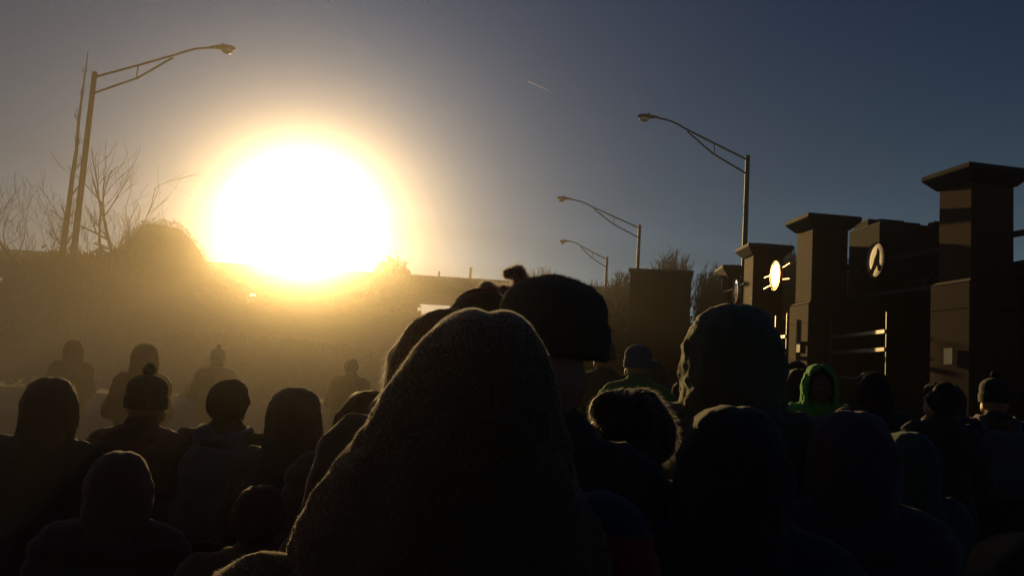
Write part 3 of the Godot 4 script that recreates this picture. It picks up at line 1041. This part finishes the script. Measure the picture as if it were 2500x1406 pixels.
func entrance() -> void:
	var h := 6.06
	var spots := [[8.7, -16.5, 11.0], [7.6, -21.65, 6.0], [7.48, -26.25, 2.0], [7.9, -30.85, -2.0]]
	var tags := ["nearest and tallest looking masonry pillar with dark flared cap at the picture's edge", "second masonry pillar with a sunlit brown side and a small white notice", "third masonry pillar behind the near right street lamp pole", "smallest and farthest masonry pillar, just left of the near right lamp pole"]
	for i in 4:
		var s: Array = spots[i]
		var o := pillar(tags[i], Vector3(s[0], 0.12, s[1]), deg_to_rad(s[2]), h - 0.12)
		if i == 0:
			part("notice_plate", box_mesh(Vector3(-0.575, 2.4, 0.02), Vector3(0.02, 0.3, 0.24), 0.004), M.plate, o)
		if i == 1:
			part("notice_plate", box_mesh(Vector3(-0.575, 2.72, 0.1), Vector3(0.02, 0.27, 0.2), 0.004), M.plate, o)
	# round signs between the pillars
	medallion("cream round sign with a dark swept letter A, before the dark brick tower", Vector3(7.75, 4.62, -18.7), deg_to_rad(7.0), 0.38, "sign_white", true, [])
	medallion("polished round sign flashing with the reflected sun on brass brackets", Vector3(7.01, 4.81, -23.35), deg_to_rad(1.9), 0.4, "polished", false, [[0.14, 0.2, 1.0], [0.06, 0.06, -1.0], [-0.14, -0.2, 1.0], [-0.2, -0.25, -1.0]])
	medallion("round sign seen nearly edge on beside the lamp pole", Vector3(7.22, 4.9, -28.3), deg_to_rad(-1.0), 0.4, "polished", false, [[0.14, 0.2, 1.3], [0.14, 0.2, -1.9]])
	truss("black steel truss between the nearest and the second pillar", Vector3(8.95, 0, -17.0), Vector3(7.95, 0, -21.1), 4.78)
	truss("black steel truss running out of the picture from the nearest pillar", Vector3(10.2, 0, -11.8), Vector3(9.05, 0, -15.9), 4.78)
	gate_frame("short steel gate leaf with two lit rails left of the second pillar", Vector3(6.83, 0.12, -21.8), deg_to_rad(2.0), 1.9, 3.55, [2.98, 2.62], 0.8)
	gate_frame("long steel gate leaf below the cream round sign, only its near end sunlit", Vector3(7.76, 0.12, -18.2), deg_to_rad(3.4), 1.97, 3.35, [2.95, 2.58], 2.7)
	# brick ticket building behind the row
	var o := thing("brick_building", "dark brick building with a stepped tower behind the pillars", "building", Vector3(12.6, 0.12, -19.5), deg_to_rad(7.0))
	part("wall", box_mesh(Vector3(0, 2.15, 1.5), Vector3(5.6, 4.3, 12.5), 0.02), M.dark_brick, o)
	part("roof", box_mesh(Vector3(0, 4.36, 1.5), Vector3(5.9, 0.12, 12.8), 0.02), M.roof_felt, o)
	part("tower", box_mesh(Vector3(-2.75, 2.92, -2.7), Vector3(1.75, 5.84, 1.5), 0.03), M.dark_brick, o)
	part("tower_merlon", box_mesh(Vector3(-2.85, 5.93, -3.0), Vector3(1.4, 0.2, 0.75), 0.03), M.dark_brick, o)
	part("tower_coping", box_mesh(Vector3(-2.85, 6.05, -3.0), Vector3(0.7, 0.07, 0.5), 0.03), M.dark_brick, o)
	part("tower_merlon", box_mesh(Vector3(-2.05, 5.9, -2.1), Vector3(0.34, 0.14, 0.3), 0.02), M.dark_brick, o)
	for k in 3:
		var w := part("window", box_mesh(Vector3(-2.82, 2.2, 0.6 + k * 2.6), Vector3(0.06, 1.1, 1.4), 0.01), M.black_steel, o)
		part("pane", box_mesh(Vector3(-2.855, 2.2, 0.6 + k * 2.6), Vector3(0.02, 1.0, 1.3), 0.004), M.window_glass, w)


func lamps() -> void:
	street_lamp("tall street lamp on the left beside the sun, arm reaching right", Vector3(-12.5, 0.12, -25), 9.6, 3.7, 1.0, PI)
	street_lamp("nearest right hand street lamp, its pole before the third pillar", Vector3(7.75, 0.12, -29.5), 9.6, 3.5, 1.15, 0.0)
	street_lamp("middle street lamp of the right hand row", Vector3(6.06, 0.12, -42.8), 9.5, 3.85, 1.1, 0.0)
	street_lamp("farthest and smallest street lamp of the right hand row", Vector3(5.68, 0.0, -53.5), 9.55, 3.25, 1.15, deg_to_rad(-38.0))
	var o := thing("utility_pole", "wooden utility pole with crossarm rising behind the bridge", "utility pole", Vector3(-3.63, 0, -75))
	part("pole", tube_mesh([Vector3(0, 0, 0), Vector3(0.02, 11.2, 0)], [0.17, 0.12], 10), M.bark, o)
	part("crossarm", box_mesh(Vector3(0, 10.1, 0), Vector3(2.2, 0.13, 0.11), 0.01), M.bark, o)
	for k in [-1.0, 1.0]:
		part("insulator", tube_mesh([Vector3(k * 0.95, 10.16, 0), Vector3(k * 0.95, 10.4, 0)], [0.05, 0.035], 8), M.plate, o)
	part("transformer", tube_mesh([Vector3(-0.36, 9.2, 0), Vector3(-0.36, 10.0, 0)], [0.2, 0.2], 12), M.galvanised, o)


func background() -> void:
	# overpass across the far end of the road
	var o := thing("road_bridge", "long level road bridge crossing in the haze right of the sun", "bridge", Vector3(0, 0, -61))
	part("deck", box_mesh(Vector3(-14, 7.15, 0), Vector3(52, 0.75, 4.0), 0.03), M.concrete, o)
	part("parapet", box_mesh(Vector3(-14, 7.95, 1.85), Vector3(52, 0.9, 0.2), 0.02), M.concrete, o)
	part("parapet", box_mesh(Vector3(-14, 7.9, -1.85), Vector3(52, 0.8, 0.2), 0.02), M.concrete, o)
	for k in 6:
		part("pier", box_mesh(Vector3(-34 + k * 8.6, 3.4, 0), Vector3(0.9, 6.8, 2.6), 0.05), M.concrete, o)
	part("marker_post", box_mesh(Vector3(-4.95, 8.57, 1.85), Vector3(0.12, 0.35, 0.12), 0.01), M.black_steel, o)
	# plain brick block right of the bridge
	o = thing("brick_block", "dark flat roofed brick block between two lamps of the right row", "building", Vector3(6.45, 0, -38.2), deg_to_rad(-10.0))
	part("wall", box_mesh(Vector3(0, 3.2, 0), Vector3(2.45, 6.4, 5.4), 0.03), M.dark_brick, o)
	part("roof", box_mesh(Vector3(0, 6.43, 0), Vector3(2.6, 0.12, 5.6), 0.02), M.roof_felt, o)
	part("door", box_mesh(Vector3(0.3, 1.05, 2.71), Vector3(0.95, 2.1, 0.05), 0.01), M.black_steel, o)
	# trees without leaves
	var far := "bare trees along the right horizon"
	round_crown("rounded bare tree rising over the dark brick block", Vector3(11.15, 0, -62), 11.75, 4.2, 6.0, 31, far)
	round_crown("bare tree with its top showing behind the knit hat", Vector3(2.56, 0, -72), 11.35, 5.2, 6.0, 32, far)
	round_crown("bare tree between the two farther right lamps", Vector3(7.5, 0, -60), 9.95, 3.4, 4.6, 33, far)
	round_crown("low bare tree just right of the farthest lamp", Vector3(5.9, 0, -62), 9.2, 3.0, 4.2, 37, far)
	round_crown("slim bare tree right of the dark brick block", Vector3(13.2, 0, -60), 10.7, 1.7, 3.6, 34, far)
	round_crown("second slim bare tree right of the dark brick block", Vector3(14.1, 0, -61), 10.9, 1.8, 3.6, 35, far)
	round_crown("third slim bare tree, close left of the smallest pillar", Vector3(15.0, 0, -60), 10.6, 1.7, 3.6, 42, far)
	round_crown("tall bare tree standing left of the second pillar", Vector3(17.2, 0, -55), 11.6, 2.6, 5.0, 36, far)
	round_crown("bare tree in the gap between second pillar and dark tower", Vector3(15.9, 0, -42), 8.7, 2.2, 4.0, 38, far)
	round_crown("distant bare tree low behind the farthest lamp", Vector3(4.3, 0, -84), 10.8, 4.0, 6.0, 43, far)
	bare_tree("tall thin bare poplar close beside the left lamp pole", Vector3(-14.15, 0, -27.5), 11.2, 0.5, 39, Vector3(0.01, 0, 0), 0.17, 4, "", true)
	bare_tree("bare tree with long slanting boughs right of the left lamp", Vector3(-16.0, 0, -34), 10.8, 0.9, 40, Vector3(0.12, 0, 0), 0.0, 3, "", false, 0.5)
	bare_tree("bare tree at the picture's edge left of the left lamp", Vector3(-19.2, 0, -36), 9.4, 0.9, 41, Vector3(-0.05, 0, 0), 0.0, 4, "", false, 0.5)
	# evergreens in the haze on the left
	leafy("evergreen_tree", "smooth domed evergreen close left of the sun glare", "tree", Vector3(-19.3, 0, -48), Vector3(7.6, 7.7, 5.0), 30000, 0.1, "needles", 51, "", 1.7, true)
	var spots := [[-23.2, -46.0, 4.6, 6.3], [-20.0, -43.5, 4.4, 6.1], [-26.6, -47.0, 3.4, 4.6], [-15.6, -47.0, 4.4, 5.6], [-12.4, -50.0, 5.4, 6.0], [-9.0, -52.0, 5.4, 6.0], [-6.4, -54.0, 4.2, 4.8], [-2.6, -55.0, 4.2, 4.4]]
	var says := ["broad evergreen at the left lamp's foot", "evergreen before the domed one", "low evergreen at the picture's left edge", "evergreen right of the dome, inside the glare", "evergreen straight below the sun", "evergreen under the left end of the bridge", "low evergreen under the middle of the bridge", "evergreen behind the hooded heads under the bridge"]
	for i in spots.size():
		var s: Array = spots[i]
		leafy("evergreen_tree", says[i], "tree", Vector3(s[0], 0, s[1]), Vector3(s[2], s[3], s[2]), 7000, 0.24, "needles" if i % 2 else "olive_leaf", 60 + i, "evergreens beyond the crowd", 0.7)
	leafy("round_tree", "two humped leafy tree above the bridge, right against the sun", "tree", Vector3(-8.9, 0, -66), Vector3(4.0, 8.6, 4.0), 7000, 0.26, "olive_leaf", 81, "", 1.6)
	var hs := [[3.6, -46.0, 4.4, 4.2], [9.6, -48.0, 5.0, 5.6], [12.5, -44.0, 5.0, 5.2], [8.0, -36.0, 3.2, 3.6], [4.4, -33.0, 2.4, 2.6], [5.2, -51.0, 5.2, 6.0], [1.6, -44.0, 4.0, 4.6], [10.6, -34.5, 3.0, 4.4], [11.0, -28.0, 3.0, 4.0]]
	var hl := ["dark evergreen shrub left of the brick block", "dark evergreen shrub behind the brick block", "dark evergreen shrub under the slim bare trees", "low dark shrub at the brick block's right corner", "small dark shrub before the brick block", "dark evergreen shrub below the farthest lamp", "dark evergreen shrub behind the fuzzy knit hat", "dark shrub behind the flashing round sign", "dark shrub in the gap left of the tower"]
	for i in hs.size():
		var s: Array = hs[i]
		leafy("evergreen_shrub", hl[i], "shrub", Vector3(s[0], 0, s[1]), Vector3(s[2], s[3], s[2]), 4500, 0.2, "hedge_leaf", 90 + i, "dark shrubs along the right side", 0.1)
	leafy("hedge", "long low hedge under the sun glare, behind the left crowd", "hedge", Vector3(-11, 0, -36), Vector3(17, 2.9, 2.6), 9000, 0.2, "hedge_leaf", 111, "", 0.0)
	leafy("hedge", "shorter low hedge under the road bridge", "hedge", Vector3(-1.0, 0, -37), Vector3(9, 2.8, 2.4), 6000, 0.2, "hedge_leaf", 112, "", 0.0)
	leafy("hedge", "low hedge at the far left behind the crowd", "hedge", Vector3(-23, 0, -37), Vector3(12, 2.9, 2.4), 6000, 0.2, "hedge_leaf", 113, "", 0.0)
	# the trail of an airliner, far up
	var t := MB.new()
	var line := [Vector3(7.9, 702.6, -2000), Vector3(22, 697.6, -2000), Vector3(40, 691.0, -2000), Vector3(60, 683.6, -2000)]
	var half := [2.0, 1.6, 1.0, 0.4]
	for i in 3:      # a rolled sheet of ice crystals, open below
		for k in 4:
			var p0 := Vector3(0, cos(k * 0.5 - 1.0), sin(k * 0.5 - 1.0))
			var p1 := Vector3(0, cos(k * 0.5 - 0.5), sin(k * 0.5 - 0.5))
			t.quad(line[i] + p0 * half[i], line[i] + p1 * half[i], line[i + 1] + p1 * half[i + 1], line[i + 1] + p0 * half[i + 1], Vector3(0, 1, 0.5))
	var c := part(numbered("contrail_cloud"), t.mesh(), M.ice_trail, self)
	c.set_meta("label", "short white vapour trail high in the blue sky")
	c.set_meta("category", "contrail")


func crowd() -> void:
	# the hooded person right in front, khaki fleece
	var a := thing("person", "hooded person in khaki fleece close in front, back turned, pointed hood rim lit", "person", Vector3(-0.057, 0, -1.2), deg_to_rad(2.0))
	var s := 0.86
	var bd := part("body", G.body, M.skin, a)
	bd.scale = Vector3.ONE * s
	var jk := part("jacket", G.hoodie, M.khaki, a)
	jk.scale = Vector3(1.2, s * 0.985, 1.0)
	var tr := part("trousers", G.trousers, M.denim, a)
	tr.scale = Vector3.ONE * s
	for k in [-1.0, 1.0]:
		var sh := part("shoe", G.shoe, M.shoe, a)
		sh.position = Vector3(k * 0.09, 0, 0)
		sh.scale = Vector3.ONE * 0.9
	var top := 1.6
	var rows := []
	for r in [[0.0, 0.004, 0.01, 0.012, 0], [0.003, 0.03, 0.02, 0.03, 0], [0.009, 0.046, 0.04, 0.05, 0], [0.02, 0.06, 0.06, 0.065, 0], [0.038, 0.076, 0.08, 0.08, 15], [0.06, 0.091, 0.1, 0.095, 35], [0.095, 0.109, 0.12, 0.105, 45], [0.135, 0.125, 0.135, 0.108, 48], [0.175, 0.138, 0.145, 0.11, 46], [0.215, 0.15, 0.138, 0.112, 40], [0.24, 0.155, 0.12, 0.11, 30]]:
		rows.append([top - r[0], r[1], r[2], r[3], r[4]])
	var hm := hood(rows, 0.008, 23, 0.007, 0.006, 0.115)
	var hd := part("hood", hm.mesh(), M.khaki, a)
	rows = []
	for r in [[0.14, 0.09, 0.115, 0.08, 60], [0.17, 0.126, 0.142, 0.1, 50], [0.2, 0.152, 0.148, 0.11, 40], [0.243, 0.176, 0.15, 0.118, 28], [0.28, 0.191, 0.152, 0.126, 16], [0.315, 0.204, 0.158, 0.13, 8], [0.345, 0.209, 0.16, 0.132, 4], [0.36, 0.2, 0.158, 0.13, 2]]:
		rows.append([top - r[0], r[1], r[2], r[3], r[4]])
	var cm := hood(rows, 0.01, 24, 0.0, 0.007)
	var collar := part("collar", cm.mesh(), M.khaki, a)
	rng.seed = 101
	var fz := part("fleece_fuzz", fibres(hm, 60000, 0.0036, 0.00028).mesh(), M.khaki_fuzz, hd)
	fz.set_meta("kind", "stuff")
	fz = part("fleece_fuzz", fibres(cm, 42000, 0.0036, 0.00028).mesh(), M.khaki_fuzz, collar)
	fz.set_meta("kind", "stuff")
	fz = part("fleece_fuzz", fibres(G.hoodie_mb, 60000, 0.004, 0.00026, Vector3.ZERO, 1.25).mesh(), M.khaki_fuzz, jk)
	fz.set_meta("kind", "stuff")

	# big fuzzy knit hat behind the khaki hood
	var o := person("tall person in a dark fuzzy knit hat just beyond the khaki hood", 0.086, -1.75, 1.715, 4, "parka", "brown", "black_cloth", "", "")
	var hat := beanie(1.772, -0.25)
	var ht := part("knit_hat", hat.mesh(), M.olive, o)
	fz = part("wool_fuzz", fibres(hat, 9000, 0.008, 0.0007).mesh(), M.wool_fuzz, ht)
	fz.set_meta("kind", "stuff")
	o.scale = Vector3.ONE * (1.724 / 1.775)
	o.get_node("jacket").scale = Vector3(0.84, 0.97, 0.9)
	o.get_node("body").scale = Vector3(0.84, 0.97, 0.9)
	ht.scale = Vector3(1.16, 1.0, 1.08)

	# auburn haired person, left of the khaki hood
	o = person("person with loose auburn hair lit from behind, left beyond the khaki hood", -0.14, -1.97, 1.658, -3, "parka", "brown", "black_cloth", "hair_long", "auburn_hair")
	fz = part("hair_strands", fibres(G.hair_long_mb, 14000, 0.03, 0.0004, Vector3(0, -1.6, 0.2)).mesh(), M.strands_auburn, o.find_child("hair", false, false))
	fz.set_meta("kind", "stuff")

	# reddish festive antlers
	o = person("person wearing a headband with fuzzy reddish antlers", -0.08, -2.34, 1.738, 3, "hoodie", "brown", "denim", "hair_short", "brown_hair")
	var sc := o.scale.x
	var band := MB.new()
	var arc := []
	var rr := []
	for i in 17:
		var t := PI * i / 16.0
		arc.append(Vector3(cos(t) * 0.094, 1.62 + sin(t) * 0.128, 0.02))
		rr.append(0.006)
	band.tube(arc, rr, 8)
	var hb := part("headband", band.mesh(), M.rust, o)
	for side in [1.0, -1.0]:
		var an := MB.new()
		var base := Vector3(side * 0.062, 1.712, 0.02)
		var q := [pr(base, base + Vector3(side * 0.03, 0.035, 0), 0.014, 0.018), pr(base + Vector3(side * 0.03, 0.035, 0), base + Vector3(side * 0.046, 0.062, 0), 0.02, 0.02), pr(base + Vector3(side * 0.046, 0.062, 0), base + Vector3(side * 0.03, 0.088, 0), 0.017, 0.02),
			pr(base + Vector3(side * 0.03, 0.09, 0), base + Vector3(side * 0.004, 0.084, 0), 0.015, 0.013), pr(base + Vector3(side * 0.02, 0.03, 0), base + Vector3(side * -0.004, 0.042, 0), 0.012, 0.012)]
		an.sdf(q, 0.004, 0.006)
		if side < 0.0:
			for i in an.v.size():
				an.v[i].x += 0.105      # the other antler has slipped towards the first and droops
				an.v[i].y -= 0.045
				an.v[i].z -= 0.03
		var ap := part("antler", an.mesh(), M.red_plush, hb)
		fz = part("antler_fuzz", fibres(an, 6000, 0.013, 0.0008).mesh(), M.red_tinsel, ap)
		fz.set_meta("kind", "stuff")

	# hooded person right of centre
	o = person("person in a dark green hood right of centre, left edge rim lit", 0.622, -2.45, 1.76, -8, "hoodie", "dark_green", "black_cloth", "hood", "dark_green")
	o.get_node("hood").scale = Vector3(1.12, 1.0, 1.05)
	rng.seed = 103
	# brown haired head turned left
	o = person("short person with tousled brown hair, head turned left, below the dark green hood", 0.285, -2.05, 1.508, 50, "puffer", "black_cloth", "denim", "hair_short", "brown_hair")
	fz = part("hair_strands", fibres(G.hair_short_mb, 7000, 0.02, 0.0005, Vector3(0.4, -0.7, 0.3)).mesh(), M.strands_brown, o.get_node("hair"))
	fz.set_meta("kind", "stuff")
	person("dark hooded head squeezed between the brown hair and the dark green hood", 0.44, -1.7, 1.488, -4, "puffer", "black_cloth", "navy", "hood", "black_cloth")
	# farther faces in bright green
	person("person in a bright green hooded jacket facing the camera, below the second pillar", 2.29, -6.5, 1.79, 172, "hoodie", "neon_green", "black_cloth", "hood", "neon_green", "skin_dark")
	person("person in lime green jacket and slate knit hat beyond the brown haired head", 0.985, -6.7, 1.86, 20, "puffer", "lime_green", "navy", "beanie", "slate")
	person("dark knit hat just left of the slate one, rim lit on top", 0.93, -8.6, 1.98, 10, "parka", "charcoal", "navy", "beanie", "charcoal")
	person("round plum hood low on the right below the green hooded person", 0.86, -2.2, 1.49, -6, "puffer", "plum", "black_cloth", "hood", "plum")
	o = person("child in a navy cap over a red hood at the bottom centre", 0.165, -1.45, 1.345, -8, "hoodie", "red", "navy", "cap", "navy")
	o.get_node("cap").scale = Vector3(1.12, 1.0, 1.1)
	part("hood", G.hood, M.red, o).position.y = -0.03
	o = person("near person in an olive hooded coat filling the bottom right corner", 0.63, -1.0, 1.375, -12, "parka", "dark_olive", "black_cloth", "hood", "dark_olive")
	o.get_node("hood").scale = Vector3(1.2, 1.0, 1.1)
	person("dark haired person before the nearest pillar", 2.64, -5.4, 1.68, 15, "parka", "black_cloth", "navy", "hair_short", "black_hair")
	person("person with dark hat at the second pillar's foot", 2.93, -9.0, 1.92, -5, "parka", "black_cloth", "navy", "beanie", "black_cloth")
	person("person in a teal hood between the plum hood and the nearest pillar", 1.5, -3.3, 1.42, 5, "hoodie", "teal", "black_cloth", "hood", "teal")
	# the left side of the crowd, rank behind rank into the golden mist
	var backs := [[-1.72, -3.4, 1.42, "charcoal", "hood", "charcoal", "charcoal hood in the near rank, far left"], [-1.46, -3.65, 1.45, "brown", "beanie", "olive", "olive knit hat in the near rank, second from left"],
		[-1.14, -3.7, 1.45, "black_cloth", "hair_short", "black_hair", "black haired head in the near rank under the glare"], [-0.78, -3.35, 1.44, "navy", "hood", "navy", "navy hood in the near rank right below the sun"],
		[-0.47, -3.05, 1.45, "plum", "hair_long", "brown_hair", "long brown haired head in the near rank beside the khaki hood"],
		[-3.25, -8.0, 1.66, "rust", "hood", "rust", "rust hood standing alone in the mist at left"], [-5.6, -11.5, 1.72, "navy", "hood", "navy", "navy hood far off in the mist at left"],
		[-3.9, -12.0, 1.74, "charcoal", "beanie", "grey", "grey knit hat far off in the mist"], [-2.2, -12.6, 1.72, "olive", "hair_short", "black_hair", "black haired head farthest off under the sun"],
		[-1.85, -2.55, 1.3, "navy", "beanie", "black_cloth", "black knit hat low in the bottom left corner"], [-1.05, -2.5, 1.25, "charcoal", "hood", "plum", "plum hood low at the bottom left"], [-0.62, -2.35, 1.2, "brown", "hair_short", "brown_hair", "short brown haired head low beside the khaki shoulder"],
		[2.1, -9.6, 1.93, "charcoal", "hair_short", "brown_hair", "brown haired head beyond the dark green hood"], [1.75, -10.6, 1.9, "navy", "hood", "navy", "navy hood beyond the dark green hood, left side"], [0.45, -9.4, 1.84, "brown", "cap", "mustard", "mustard cap behind the fuzzy knit hat"],
		[2.6, -7.9, 1.8, "black_cloth", "hood", "black_cloth", "black hood left of the second pillar's foot"], [2.47, -6.0, 1.74, "charcoal", "hair_long", "black_hair", "long dark haired person right of the bright green hood"], [3.3, -6.0, 1.75, "navy", "beanie", "black_cloth", "dark knit hat at the right edge before the nearest pillar"],
		[4.1, -8.2, 1.75, "olive", "hood", "charcoal", "charcoal hood before the steel gate leaves"]]
	var yaw := [6, -8, 3, -15, 12, -4, 8, -10, 5, -6, 9, 14, -9, 11, -12, 4]
	var kinds := ["hoodie", "puffer", "parka"]
	for i in backs.size():
		var q: Array = backs[i]
		person(q[6], q[0], q[1], q[2], yaw[i % yaw.size()], kinds[i % 3], q[3], ["denim", "black_cloth", "navy"][i % 3], q[4], q[5], "skin" if i % 3 else "skin_dark", "people of the waiting crowd")
		var who: Node3D = get_child(get_child_count() - 1)
		if q[4] == "beanie" and i % 2:
			part("pom_pom", G.pom_pom, M[q[5]], who.get_node("knit_hat"))
		if q[4] != "hood" and i % 3 == 0:
			part("hood_down", G.hood_down, M[q[3]], who)
		elif q[4] in ["hair_short", "beanie"]:
			part("scarf", G.scarf, M[["cream", "rust", "slate", "mustard"][i % 4]], who)
		if i % 5 == 2:
			part("backpack", G.backpack, M[["red", "teal", "grey"][i % 3]], who)
